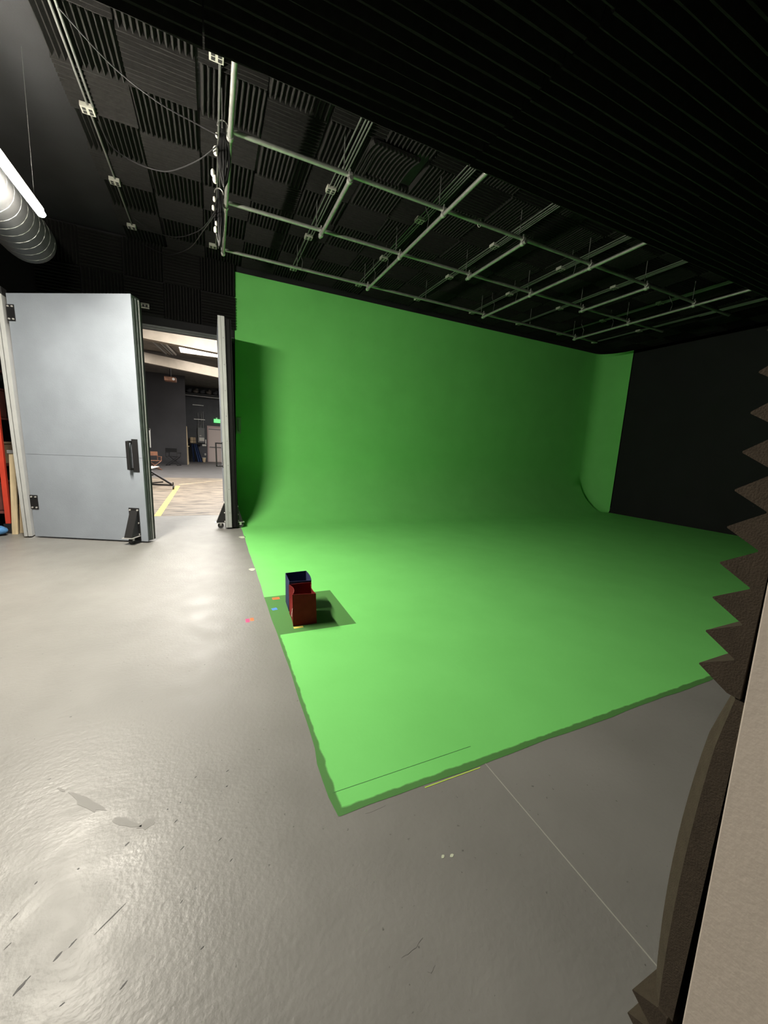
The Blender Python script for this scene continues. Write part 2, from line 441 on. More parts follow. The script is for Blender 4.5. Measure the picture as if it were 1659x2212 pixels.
cm = MB(); H_ = len(rows[0]); vs = [v for c in rows for v in c]; fs = []
for i in range(len(rows) - 1):
    for j in range(H_ - 1):
        a = i * H_ + j; fs.append((a, a + H_, a + H_ + 1, a + 1))
cm.add(vs, fs)
cw = cm.build('screen_wall', M['green'], cyc, smooth=True)
# floor coat: a thin skin with slightly uneven edges
fl = MB(); pts = []
xe = lambda y: .462 + .004 * math.sin(y * 3.1) + .002 * math.sin(y * 11) - (.012 if 1.38 < y < 1.62 else 0)
n = 60
left = [(xe(1.3 + (7.25 - 1.3) * k / n), 1.3 + (7.25 - 1.3) * k / n) for k in range(n + 1)]
front = [(.47 + (11.26 - .47) * k / 80, 1.297 + .004 * math.sin(k * .9) + .002 * math.sin(k * 2.3)) for k in range(81)]
inner = [(r[0][0], r[0][1]) for r in rows]
outline = front + [(11.26, 7.6)] + list(reversed(inner[1:])) + list(reversed(left))
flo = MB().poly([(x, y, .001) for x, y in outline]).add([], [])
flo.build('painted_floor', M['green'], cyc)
# object coordinates of the green paint must be world-like: keep a texture reference at the origin
gnt = M['green'].node_tree
for nd in gnt.nodes:
    if nd.type == 'TEX_COORD': texnode = nd
mp = gnt.nodes.new('ShaderNodeVectorMath'); mp.operation = 'ADD'; mp.inputs[1].default_value = (.45, 1.3, 0)
for lk in list(gnt.links):
    if lk.from_node == texnode:
        to = lk.to_socket; gnt.links.remove(lk); gnt.links.new(mp.outputs[0], to)
gnt.links.new(texnode.outputs['Object'], mp.inputs[0])
# faint seam lines in the green coat
MB().box(.47, 1.24, 1.414, 1.4165, .0011, .0016).build('seam_line', M['line_green'], cyc)
# pull handle painted green on the screen wall
hd = MB().box(.468, .552, WY - .02, WY - .004, 1.73, 2.05).build('handle_plate', M['handle_green'], cyc, bevel=.003)
MB().tube([(.51, WY - .02, 1.99), (.51, WY - .06, 1.985), (.51, WY - .065, 1.93), (.51, WY - .065, 1.84), (.51, WY - .06, 1.79), (.51, WY - .02, 1.785)], .012).build('grip', M['handle_green'], hd, smooth=True)

# pale joint line in the grey floor
MB().box(1.2385, 1.2425, .3, 1.295, .0002, .0012).build('joint_line', M['line_pale'], floor)
# patches and scuffs on the grey floor
def blob(cx, cy, L, Wd, ang, nm, mt, seed, h=.0006, irr=.3):
    rnd = random.Random(seed); pts = []
    for k in range(14):
        a = 2 * math.pi * k / 14; q = 1 + rnd.uniform(-irr, irr)
        u, v = L / 2 * math.cos(a) * q, Wd / 2 * math.sin(a) * q
        pts.append((cx + u * math.cos(ang) - v * math.sin(ang), cy + u * math.sin(ang) + v * math.cos(ang)))
    o = MB().prism(pts, 'z', .0001, .0001 + h).build(nm, mt, floor); return o
blob(-.515, 1.75, .21, .035, math.radians(-45), 'worn_patch', M['stain'], 1)
blob(-.35, 1.592, .12, .03, math.radians(-35), 'worn_patch', M['stain'], 2)
blob(-.27, 1.555, .06, .04, math.radians(10), 'worn_patch', M['stain'], 3)
blob(-.63, 1.86, .05, .012, math.radians(-45), 'worn_patch', M['stain'], 4)
rs = random.Random(5)
for k in range(34):
    x = rs.uniform(-.95, .05); y = rs.uniform(.75, 1.75)
    blob(x, y, rs.uniform(.006, .022), rs.uniform(.002, .006), rs.uniform(.3, 1.0), 'scuff', M['scuff'], 50 + k)
for (x, y, L, W2, a) in [(-.52, 1.15, .04, .008, .9), (-.45, 1.19, .03, .006, .8), (-.42, 1.21, .02, .005, .8), (-.33, 1.24, .08, .004, .7), (-.58, 1.08, .04, .005, .9), (.55, .80, .07, .012, .2), (.58, .74, .03, .02, .4), (.62, 1.27, .1, .006, .05)]:
    blob(x, y, L, W2, a, 'scuff', M['scuff'] if x < .5 else M['stain'], int(x * 999))

# ================================================================== DOORS
def bolts(parent, pts, n, r=.014, h=.012, nm='bolt', mt=None):
    mt = mt or M['bolt']
    n = Vector(n).normalized()
    for p in pts:
        p = Vector(p); MB().tube([p, p + n * h], r, 6).build(nm, mt, parent)
P0 = Vector((-2.41, 7.06, 0)); U = Vector((.91505, -.40334, 0)); NF = Vector((-.40334, -.91505, 0)); UP = Vector((0, 0, 1)); LL = 1.661
def lp(u, z, off=0): return P0 + U * u + UP * z + NF * off
leaf = thing('stage_door_leaf', 'wide blue-grey door leaf standing half open, with handle and caster', 'door', P0)
def slab(mb, u0, u1, za0, za1, zb0, zb1, o0, o1):
    return mb.hexa([lp(u0, za0, o0), lp(u1, zb0, o0), lp(u1, zb0, o1), lp(u0, za0, o1), lp(u0, za1, o0), lp(u1, zb1, o0), lp(u1, zb1, o1), lp(u0, za1, o1)])
zt = lambda u: 3.355 + .085 * u / LL
TK = lambda z: -.155 - .010 * z
MB().hexa([lp(.002, .03, TK(0)), lp(LL - .002, .03, TK(0)), lp(LL - .002, .03, -.022), lp(.002, .03, -.022), lp(.002, zt(0) - .004, TK(3.4)), lp(LL - .002, zt(LL) - .004, TK(3.4)), lp(LL - .002, zt(LL) - .004, -.022), lp(.002, zt(0) - .004, -.022)]).build('core', M['door_edge'], leaf)
slab(MB(), 0, LL, .022, 1.222, .022, 1.252, -.022, 0).build('face_panel', M['door_grey'], leaf, bevel=.002)
slab(MB(), 0, LL, 1.225, zt(0), 1.255, zt(LL), -.022, 0).build('face_panel', M['door_grey'], leaf, bevel=.002)
slab(MB(), LL, LL + .004, .03, 3.40, .03, 3.40, -.06, -.03).build('edge_strip', M['door_edge'], leaf)
MB().bar(lp(LL, .03, TK(0) - .006), lp(LL, 3.40, TK(3.4) - .006), .03, .014, U).build('edge_seal', M['black_iron'], leaf)
MB().bar(lp(LL + .004, .03, TK(0) + .03), lp(LL + .004, 3.41, TK(3.4) + .03), .02, .012, U).build('edge_strip', M['door_light'], leaf)
MB().bar(lp(LL + .004, .03, TK(0) + .075), lp(LL + .004, 3.41, TK(3.4) + .09), .02, .012, U).build('edge_strip', M['door_edge'], leaf)
for (u0, u1, z0, z1) in [(-.01, .095, 3.005, 3.215), (-.005, .105, .43, .636)]:
    h = slab(MB(), u0, u1, z0, z1, z0, z1, 0, .008).build('hinge_plate', M['black_iron'], leaf)
    bolts(h, [lp(u, z, .008) for u in (u0 + .028, u1 - .022) for z in (z0 + .025, z1 - .025)], NF, .012)
h = slab(MB(), 1.528, 1.613, 1.05, 1.515, 1.05, 1.515, 0, .008).build('handle', M['black_iron'], leaf)
MB().bar(lp(1.513, 1.08, .075), lp(1.513, 1.485, .075), .045, .02, NF).bar(lp(1.528, 1.09, .0), lp(1.513, 1.09, .075), .02, .03).bar(lp(1.528, 1.475, 0), lp(1.513, 1.475, .075), .02, .03).build('grip', M['black_iron'], h, bevel=.004)
def caster(parent, base, e, nrm, width=.15, height=.49, depth=.18):
    # e: unit vector along the door face, nrm: out of the face
    base = Vector(base); e = Vector(e); nrm = Vector(nrm)
    c = MB().obox(base + UP * (.03 + height / 2) + nrm * .004, width, .008, height, e, nrm, UP).build('caster_bracket', M['black_iron'], parent)
    g = MB()
    a = base + UP * (.03 + height - .04) + nrm * .01; b = base + UP * .11 + nrm * depth; d = base + UP * .11 + nrm * .01
    for s in (-.35, .35):
        g = MB(); o = e * width * s; t = e * .004
        g.add([a + o - t, b + o - t, d + o - t, a + o + t, b + o + t, d + o + t], [(0, 1, 2), (5, 4, 3), (0, 3, 4, 1), (1, 4, 5, 2), (2, 5, 3, 0)])
        g.build('gusset', M['black_iron'], c)
    o = e * width * .345; q_ = (b - a).cross(e).normalized() * .003
    MB().hexa([a - o - q_, a + o - q_, b + o - q_, b - o - q_, a - o + q_, a + o + q_, b + o + q_, b - o + q_]).build('cover_plate', M['black_iron'], c)
    MB().obox(base + UP * .106 + nrm * (depth / 2 + .01), width, depth + .03, .008, e, nrm, UP).build('foot_plate', M['bolt'], c)
    wc = base + UP * .05 + nrm * (depth * .55)
    MB().tube([wc - e * .018, wc + e * .018], .05, 16).build('wheel', M['rubber'], c, smooth=True)
    for s in (-1, 1): MB().bar(wc + e * .024 * s, wc + e * .024 * s + UP * .055, .005, .035, nrm).build('fork', M['bolt'], c)
    bolts(c, [base + e * q * width * .36 + UP * (.03 + z) + nrm * .008 for q in (-1, 1) for z in (height - .03, height * .55, .1)], nrm, .013)
    return c
caster(leaf, lp(1.488, 0, 0), U, NF)

leaf_b = thing('folded_door_leaf', 'pale grey folded door leaf seen edge-on at the far left, with a dark seam', 'door', (-2.48, 7.07, 0))
MB().box(-2.53, -2.445, 7.09, 8.47, .02, 3.33).build('core', M['door_light'], leaf_b)
MB().box(-2.535, -2.497, 7.06, 7.09, .02, 3.33).build('edge_strip', M['door_light'], leaf_b, bevel=.003)
MB().box(-2.488, -2.44, 7.055, 7.09, .02, 3.33).build('edge_strip', M['door_light'], leaf_b, bevel=.003)
MB().box(-2.56, -2.43, 7.05, 7.2, 3.33, 3.42).build('top_guide', M['black_iron'], leaf_b)

leaf_r = thing('open_door_leaf', 'narrow pale grey door leaf edge beside the green screen, swung fully open', 'door', (.25, 7.17, 0))
MB().box(.203, .303, 7.19, 8.47, .03, 3.575).build('core', M['door_grey'], leaf_r)
MB().box(.20, .245, 7.165, 7.19, .03, 3.58).build('edge_strip', M['door_light'], leaf_r, bevel=.003)
e2 = MB().box(.248, .303, 7.165, 7.19, .03, 3.58).build('edge_strip', M['door_light'], leaf_r, bevel=.003)
bolts(e2, [(.275, 7.165, .3 + .42 * k) for k in range(8)], (0, -1, 0), .008, .004, 'screw', M['grey_box'])
MB().box(.303, .318, 7.17, 8.47, .03, 3.56).build('edge_seal', M['door_black'], leaf_r)
h = MB().box(.192, .203, 7.25, 7.33, 1.09, 1.54).build('handle', M['black_iron'], leaf_r)
MB().bar((.095, 7.29, 1.11), (.095, 7.29, 1.525), .045, .024, (1, 0, 0)).bar((.095, 7.29, 1.12), (.2, 7.29, 1.12), .045, .022).bar((.095, 7.29, 1.515), (.2, 7.29, 1.515), .045, .022).build('grip', M['black_iron'], h)
caster(leaf_r, (.203, 7.29, 0), (0, 1, 0), (-1, 0, 0), .15, .47, .15)

leaf_k = thing('black_door_leaf', 'black door leaf folded against the pale one, next to the green screen', 'door', (.37, 7.2, 0))
MB().box(.324, .405, 7.2, 8.47, .03, 3.55).build('core', M['door_black'], leaf_k)
MB().box(.322, .38, 7.185, 7.2, .03, 3.55).build('edge_strip', M['door_black'], leaf_k)
caster(leaf_k, (.405, 7.28, 0.006), (0, 1, 0), (1, 0, 0), .1, .4, .09)

# the tall leaves hang slightly out of plumb
def lean(root, d, k):
    for o in root.children_recursive:
        for v in o.data.vertices: v.co += d * (-k * v.co.z)
for r_, d_ in ((leaf, U), (leaf_b, Vector((1, 0, 0))), (leaf_r, Vector((1, 0, 0))), (leaf_k, Vector((1, 0, 0)))): lean(r_, d_, .022)
o = struct(MB().box(-2.58, .44, WY - .03, WY + .02, 3.50, 3.56).build('trim_3', M['door_edge']), 'dark grey door head with stepped strips')
MB().box(-2.58, .44, WY - .05, WY - .03, 3.54, 3.575).build('strip', M['door_edge'], o)
MB().box(-2.58, .44, WY - .04, WY - .02, 3.485, 3.50).build('strip', M['black_iron'], o)
struct(MB().box(-2.62, -2.54, WY - .03, WY + .16, 0, 3.56).build('trim_4', M['door_edge']))
struct(MB().box(.27, .452, WY - .02, WY + .16, 0, 3.56).build('trim_5', M['door_black']))
t = thing('wall_outlet_box', 'small pale outlet box on the black wall above the doors', 'outlet box', (-1.06, WY - .02, 3.85))
MB().box(-1.11, -.98, WY - .065, WY - .058 + .058, 3.83, 3.92).build('box', M['outlet'], t, bevel=.004)
for x in (-1.09, -1.04): MB().box(x, x + .035, WY - .068, WY - .065, 3.855, 3.895).build('socket', M['dark_slot'], t)

# ================================================================== LIGHT, DUCT
st = thing('strip_light', 'long glowing pendant strip light beside the round duct', 'lamp', (-1.51, 4.2, 3.64))
MB().box(-1.522, -1.478, 3.2, 5.26, 3.688, 3.74).build('housing', M['strip_body'], st, bevel=.004)
prof = [(-1.465, 3.688), (-1.465, 3.674), (-1.478, 3.657), (-1.5, 3.651), (-1.522, 3.657), (-1.535, 3.674), (-1.535, 3.688)]
MB().prism(prof, 'y', 3.21, 5.25).build('diffuser', M['strip'], st, smooth=True)
for y in (3.5, 5.1): MB().tube([(-1.5, y, 3.74), (-1.5, y, CEIL - .003)], .0015, 5).build('suspension_wire', M['conduit'], st)

du = thing('spiral_duct', 'round galvanised spiral duct hanging under the black ceiling', 'duct', (-1.98, 4, 3.86))
DC = (-1.99, 3.86); DR = .27
tu = MB(); prof = []; n = 40
ys = []
y = -1.0
pts = []; rr = []
tu.tube([(DC[0], -1, DC[1]), (DC[0], 6.42, DC[1]), (DC[0], 6.47, DC[1]), (DC[0], 6.5, DC[1])], [DR, DR, DR * .985, DR * .93], 40).build('shell', M['duct'], du, smooth=True)
sp = MB(); hp = []
turns = 48; per = 20
for k in range(turns * per + 1):
    a = 2 * math.pi * k / per; hp.append((DC[0] + (DR + .001) * math.cos(a), -.9 + 7.3 * k / (turns * per), DC[1] + (DR + .001) * math.sin(a)))
sp.tube(hp, .0035, 5).build('spiral_seam', M['conduit'], du, smooth=True)
for y in (2.5, 5.6): MB().tube([(DC[0], y, DC[1] + DR), (DC[0], y, CEIL - .003)], .005, 5).build('hanger_rod', M['conduit'], du)

# ================================================================== PIPE GRID, CONDUITS, OUTLETS
grid = thing('pipe_grid', 'lighting grid of galvanised pipes hung under the foam ceiling', 'pipe grid', (4.2, 5.8, 4.5))
GZ = 4.5; GB = 4.555; PR = .024
YB = (4.56, 5.79, 7.12)
XA_long = (.22, 2.70, 5.39, 8.2); XA_short = (1.46, 4.01, 6.78)
for y, x1 in zip(YB, (9.4, 9.4, 9.0)):
    MB().tube([(.19, y, GB), (x1, y, GB)], PR, 12).build('pipe', M['galv'], grid, smooth=True)
for x in XA_long:
    MB().tube([(x, 2.2, GZ), (x, 7.17, GZ)], PR, 12).build('pipe', M['galv'], grid, smooth=True)
for x in XA_short:
    MB().tube([(x, 4.5, GZ), (x, 5.86, GZ)], PR, 12).build('pipe', M['galv'], grid, smooth=True)
def clampm(x, y):
    mb = MB(); mb.tube([(x, y - .022, GZ), (x, y + .022, GZ)], .034, 10); mb.tube([(x - .022, y, GB), (x + .022, y, GB)], .034, 10)
    mb.tube([(x, y, GB), (x, y, GB + .06)], .01, 6); return mb.build('clamp', M['clamp'], grid, smooth=True)
for x in XA_long:
    for y in YB: clampm(x, y)
for x in XA_short:
    for y in YB[:2]: clampm(x, y)
for x in XA_long + XA_short:
    for y in YB:
        MB().tube([(x - .07, y + .0, GB), (x - .07, y, CEIL - .003)], .006, 5).build('hanger_rod', M['conduit'], grid)
for x, y in ((2.70, 5.0), (2.70, 6.3), (5.39, 4.9), (5.39, 6.2), (5.39, 6.85), (8.2, 5.0), (8.2, 6.2), (8.2, 6.95), (1.46, 7.12), (2.70, 6.85)):
    zz = [(x, y - .03, GZ + .02), (x + .01, y - .05, GZ + .15), (x - .01, y + .02, GZ + .3), (x, y + .03, CEIL - .06)]
    MB().tube(zz, .004, 5).build('safety_cable', M['conduit'], grid)
MB().tube([(3.25 + .03 * math.cos(a), 4.56, GB + .05 * math.sin(a)) for a in [k * .5 for k in range(14)]], .004, 5).build('cable_tie', M['white_plastic'], grid)

ords = ['first', 'second', 'third', 'fourth', 'fifth', 'sixth', 'seventh']
XB = (1.485, 2.82, 4.2, 5.69, 7.14, 8.58, 9.95)
ROWN = ('nearest the soffit', 'in the middle row', 'nearest the green wall')
def outlet(x, y, label, group):
    z1 = CEIL - .065
    t = thing('ceiling_outlet_box', label, 'outlet box', (x, y, z1), group)
    MB().box(x - .06, x + .06, y - .055, y + .055, z1 - .045, z1).build('box', M['outlet'], t, bevel=.004)
    for dx in (-.028, .028):
        for dy in (-.022, .022): MB().box(x + dx - .016, x + dx + .016, y + dy - .016, y + dy + .016, z1 - .048, z1 - .045).build('socket', M['dark_slot'], t)
    return t
for j, y in enumerate((5.43, 6.71, 7.96)):
    for i, x in enumerate(XB):
        if i == 6 and j == 0: continue
        outlet(x, y, 'pale ceiling outlet box, %s from the left in the row %s' % (ords[i], ROWN[j].replace('in the middle row', 'in the middle')), 'outlet boxes on the foam ceiling')
for j, y in enumerate((5.48, 6.70, 7.88)):
    outlet(-1.11, y, ('grey outlet box on the ceiling conduit left of the hanging cables, ' + ('nearest the camera', 'second from the camera', 'farthest from the camera')[j]), 'outlet boxes on the left conduit')
outlet(.10, 4.23, 'pale outlet box at the soffit edge beside the leftmost long pipe', 'outlet boxes on the foam ceiling')
outlet(.08, 7.85, 'outlet box at the far end of the leftmost long pipe, below the cable coils', 'outlet boxes on the foam ceiling')
for i, x in enumerate(XB):
    t = thing('conduit_run', 'set of thin parallel conduits along the foam ceiling, %s from the left' % ords[i], 'conduit', (x, 6, CEIL - .08), 'conduits on the foam ceiling')
    for q, (dx, y1) in enumerate(((.02, 7.93), (.055, 6.7), (.09, 5.43), (-.03, 7.93))):
        y0 = 2.5
        MB().tube([(x + dx, y0, CEIL - .082), (x + dx, y1, CEIL - .082)], .0085, 6).build('conduit', M['conduit'], t, smooth=True)
t = thing('conduit_run', 'pair of thin conduits on the ceiling at the left, linking three boxes', 'conduit', (-1.1, 5.5, CEIL - .08))
for dx, y1 in ((0, 7.85), (.045, 5.5)):
    MB().tube([(-1.1 + dx, 2.5, CEIL - .082), (-1.1 + dx, y1, CEIL - .082)], .011, 6).build('conduit', M['conduit'], t, smooth=True)
t = thing('conduit_run', 'single conduit running beside the leftmost long pipe', 'conduit', (.12, 5.5, CEIL - .08))
MB().tube([(.13, 4.25, CEIL - .082), (.13, 7.85, CEIL - .082)], .012, 6).build('conduit', M['conduit'], t, smooth=True)

# hanging cable coils with pale plugs
def coil(x, y, z1, z0, wid, label, seed):
    rnd = random.Random(seed); t = thing('cable_coil', label, 'cable', (x, y, z0), 'hanging cable coils')
    for k in range(18):
        a = 2 * math.pi * k / 18 + rnd.uniform(-.2, .2); rr = wid * rnd.uniform(.4, 1)
        dx, dy = rr * math.cos(a), rr * .7 * math.sin(a)
        zb = z0 + rnd.uniform(0, .07); pts = []
        for s in range(9):
            q = s / 8; b = math.sin(math.pi * q) ** .7
            pts.append((x + dx * b + rnd.uniform(-.004, .004), y + dy * b, z1 + (zb - z1) * q))
        MB().tube(pts, .0105, 6).build('cable', M['cable'], t, smooth=True)
    MB().tube([(x, y, z1 - .03), (x, y, z1 + .07)], .02, 8).build('tie', M['cable'], t)
    MB().tube([(x + .05 * math.cos(a), y, z1 + .03 + .06 * math.sin(a)) for a in [math.pi * k / 8 for k in range(9)]], .006, 6).build('hook', M['clamp'], t)
    return t
c1 = coil(.158, 4.62, 4.57, 4.05, .075, 'upper coil of black cables with pale plugs, hung from the pipe grid', 3)
c2 = coil(.138, 5.72, 4.56, 3.99, .066, 'lower coil of black cables with pale plugs, hung from the pipe grid', 4)
def plug(root, x, y, z, s=1.0):
    MB().tube([(x, y, z - .028 * s), (x, y, z - .014 * s), (x, y, z + .02 * s), (x, y, z + .034 * s)], [.012 * s, .02 * s, .02 * s, .012 * s], 8).build('plug', M['white_plastic'], root, smooth=True)
plug(c1, .088, 4.6, 4.36, 1.2); plug(c1, .06, 4.6, 4.16); plug(c1, .078, 4.6, 4.11, 1.1); plug(c1, .10, 4.6, 4.50, .7)
plug(c2, .085, 5.7, 4.50, .9); plug(c2, .072, 5.7, 4.40, .9); plug(c2, .10, 5.7, 4.23, .9); plug(c2, .092, 5.7, 4.16, 1.1)

def swag(pts, label, r=.006):
    # Catmull-Rom through points
    P = [Vector(p) for p in pts]; out = []
    for i in range(len(P) - 1):
        a = P[max(i - 1, 0)]; b = P[i]; c = P[i + 1]; d = P[min(i + 2, len(P) - 1)]
        for s in range(6):
            q = s / 6; out.append(.5 * ((2 * b) + (c - a) * q + (2 * a - 5 * b + 4 * c - d) * q * q + (3 * b - a - 3 * c + d) * q ** 3))
    out.append(P[-1])
    return tag(MB().tube(out, r, 6).build('loose_cable', M['cable'], None, base=pts[0], smooth=True), label, 'cable', 'loose cables under the ceiling')
swag([(-1.042, 4.393, 4.86), (-0.742, 4.6, 4.75), (-0.401, 4.633, 4.62), (-0.095, 4.617, 4.55), (0.107, 4.562, 4.48)], 'thin black cable running almost straight from left conduit to upper coil')
swag([(-1.045, 5.581, 4.86), (-0.951, 5.644, 4.7), (-0.713, 5.44, 4.5), (-0.481, 5.277, 4.4), (-0.313, 5.061, 4.33), (-0.063, 4.706, 4.3), (0.104, 4.509, 4.36)], 'black cable sagging deeply between the left conduit and upper coil')
swag([(-1.032, 7.514, 4.86), (-0.773, 7.436, 4.7), (-0.428, 6.958, 4.5), (-0.166, 6.413, 4.38), (-0.016, 5.931, 4.3), (0.107, 5.584, 4.35)], 'black cable sagging from the farthest left box to the lower coil')
swag([(-0.986, 8.109, 4.75), (-0.732, 7.887, 4.6), (-0.544, 7.615, 4.5), (-0.243, 6.834, 4.35), (-0.045, 5.98, 4.25), (0.096, 5.612, 4.3)], 'lowest black cable looping below the lower coil near the back wall')

# ================================================================== BAGS AND TAPE ON THE GREEN FLOOR
def bag(name, label, corners_b, corners_t, matl, bulge, zs=10, sub=6):
    # corners: front-left, front-right, back-right, back-left
    cb = [Vector(c) for c in corners_b]; ct = [Vector(c) for c in corners_t]
    base = (cb[0] + cb[1] + cb[2] + cb[3]) / 4
    t = thing(name, label, 'bag', base)
    vs = []; nper = 4 * sub
    for j in range(zs + 1):
        q = j / zs
        for s in range(4):
            for k in range(sub):
                w_ = k / sub
                lo = cb[s].lerp(cb[(s + 1) % 4], w_); hi = ct[s].lerp(ct[(s + 1) % 4], w_)
                p = lo.lerp(hi, q)
                e = (ct[(s + 1) % 4] - ct[s]); nrm = Vector((e.y, -e.x, 0)).normalized()
                p = p + nrm * bulge(s, w_, q) * math.sin(math.pi * w_)
                vs.append(p)
    fs = []
    for j in range(zs):
        for i in range(nper):
            a = j * nper + i; b = j * nper + (i + 1) % nper; fs.append((a, b, b + nper, a + nper))
    o = MB().add(vs, fs + [tuple(range(nper))]).build('body', matl, t)
    sm = o.modifiers.new('thickness', 'SOLIDIFY'); sm.thickness = .0035; sm.offset = -1
    return t
def bul_red(s, w_, q):
    if s == 3: return -.022 * q + .012 * math.sin(2 * math.pi * q) - .006      # left side buckled
    if s == 1: return -.02 * q ** 2
    if s == 0: return .004 * math.sin(3 * q) - .004 * q
    return .003
rb = bag('red_bag', 'open red paper bag with a pale print on its buckled side', [(.612, 3.085, .0015), (.820, 3.082, .0015), (.835, 3.345, .0015), (.628, 3.345, .0015)], [(.602, 3.088, .29), (.803, 3.072, .285), (.83, 3.35, .288), (.618, 3.345, .288)], M['red_bag'], bul_red)
def bul_blue(s, w_, q):
    if s == 1: return .012 * q
    return .003 * math.sin(3 * q)
bb = bag('blue_bag', 'open dark blue paper bag behind the red one', [(.632, 3.40, .0015), (.828, 3.39, .0015), (.845, 3.64, .0015), (.643, 3.635, .0015)], [(.63, 3.385, .3), (.833, 3.365, .3), (.847, 3.652, .302), (.637, 3.635, .302)], M['blue_bag'], bul_blue)
# pale print on the red bag's left side
pm = MB()
def red_left(w_, q, off=.0022):
    cb3, cb0 = Vector((.628, 3.345, .006)), Vector((.612, 3.085, .006)); ct3, ct0 = Vector((.618, 3.345, .288)), Vector((.602, 3.088, .29))
    p = cb3.lerp(cb0, w_).lerp(ct3.lerp(ct0, w_), q); e = ct0 - ct3; nrm = Vector((e.y, -e.x, 0)).normalized()
    return p + nrm * (bul_red(3, w_, q) * math.sin(math.pi * w_) + off)
for (w0, w1, q0, q1) in [(.35, .62, .72, .86), (.52, .8, .6, .74), (.62, .88, .5, .62), (.7, .8, .2, .46), (.42, .5, .86, .93)]:
    nn = 4
    for a in range(nn):
        for b in range(nn):
            if (a + b * 2) % 5 == 4: continue
            wa, wb = w0 + (w1 - w0) * a / nn, w0 + (w1 - w0) * (a + 1) / nn; qa, qb = q0 + (q1 - q0) * b / nn, q0 + (q1 - q0) * (b + 1) / nn
            pm.poly([red_left(wa, qa), red_left(wb, qa), red_left(wb, qb), red_left(wa, qb)])
pm.build('printed_mark', M['bag_print'], rb)

def tape(pts, mt, label, z=.0012, h=.0008):
    b = (sum(p[0] for p in pts) / len(pts), sum(p[1] for p in pts) / len(pts), z)
    return tag(MB().prism(pts, 'z', z, z + h).build('tape_mark', M[mt], None, base=b), label, 'tape', 'tape marks on the floor')
def rectp(cx, cy, a, b, ang=0):
    c, s = math.cos(ang), math.sin(ang); return [(cx + x * c - y * s, cy + x * s + y * c) for x, y in ((-a / 2, -b / 2), (a / 2, -b / 2), (a / 2, b / 2), (-a / 2, b / 2))]
tape(rectp(.565, 3.745, .072, .055), 'tape_orange', 'orange-red tape mark on the green floor left of the bags')
tape(rectp(.514, 3.49, .05, .05, .2), 'tape_blue', 'small blue tape mark on the green floor left of the bags')
tape(rectp(.258, 3.318, .032, .07), 'tape_pink', 'pink tape mark on the grey floor near the green edge', .0003)
tape(rectp(.296, 3.33, .03, .06), 'tape_orange', 'orange tape mark next to the pink one on grey floor', .0003)
tape(rectp(.652, 3.055, .082, .03, .02), 'tape_yellow', 'yellow tape mark at the foot of the red bag')
tape([(.88, 1.284), (1.20, 1.282), (1.20, 1.2865), (.88, 1.2885)], 'tape_lime', 'thin lime-yellow tape along the front edge of the green floor', .0003)
for x, y, s, nm in ((.425, 4.75, .035, 'pale paint drip on grey floor halfway along the green edge'), (.43, 6.5, .05, 'pale paint drip by the green floor corner near the doors'), (.30, .97 , .0, '')):
    if s: tag(MB().prism([(x + s * math.cos(a) * (1 + .3 * math.sin(3 * a)), y + 1.4 * s * math.sin(a)) for a in [k * .6 for k in range(10)]], 'z', .0002, .001).build('paint_drip', M['paint_drip'], None, base=(x, y, 0)), nm, 'paint drip')
for k, (x, y) in enumerate(((.79, .995), (.825, .985))):
    tag(MB().prism([(x + .007 * math.cos(a) * (1 + .4 * math.sin(2 * a + k)), y + .006 * math.sin(a)) for a in [q * .63 for q in range(10)]], 'z', .0002, .001).build('paint_fleck', M['paint_drip'], None, base=(x, y, 0)), ('left', 'right')[k] + ' of two pale flecks on the grey floor in front of the screen', 'paint fleck', 'pale flecks on the grey floor')

# ================================================================== RACK AT FAR LEFT
rk = thing('storage_rack', 'red steel storage rack at the left edge behind the door leaf', 'rack', (-3.2, 7.8, 0))
for x in (-2.835, -3.8):
    for y in (7.45, 8.2):
        MB().box(x - .03, x + .03, y - .03, y + .03, .15, 3.0).build('post', M['red_paint'], rk, bevel=.004)
for z in (.3, 1.0, 1.7, 2.4):
    MB().box(-3.78, -2.87, 7.47, 8.2, z, z + .03).build('shelf', M['dark_red'], rk)
for x in (-2.835, -3.8):
    for y in (7.45, 8.2): MB().box(x - .05, x + .05, y - .04, y + .04, 0, .15).build('foot', M['black_iron'], rk)
for k, (x, y, z, sx, sy, sz, mt, nm) in enumerate([(-3.05, 7.75, .335, .3, .4, .4, 'dark_red', 'dark red crate low on the red rack'), (-3.04, 7.8, 1.035, .28, .4, .3, 'carton', 'brown carton on the middle of the red rack'), (-3.05, 7.75, 1.735, .3, .35, .4, 'dark_red', 'dark red crate high on the red rack')]):
    t = thing('storage_crate', nm, 'crate', (x, y, z)); MB().box(x - sx / 2, x + sx / 2, y - sy / 2, y + sy / 2, z, z + sz).build('body', M[mt], t, bevel=.01)
    MB().box(x - sx / 2 - .008, x + sx / 2 + .008, y - sy / 2 - .008, y + sy / 2 + .008, z + sz, z + sz + .03).build('lid', M[mt], t, bevel=.004)
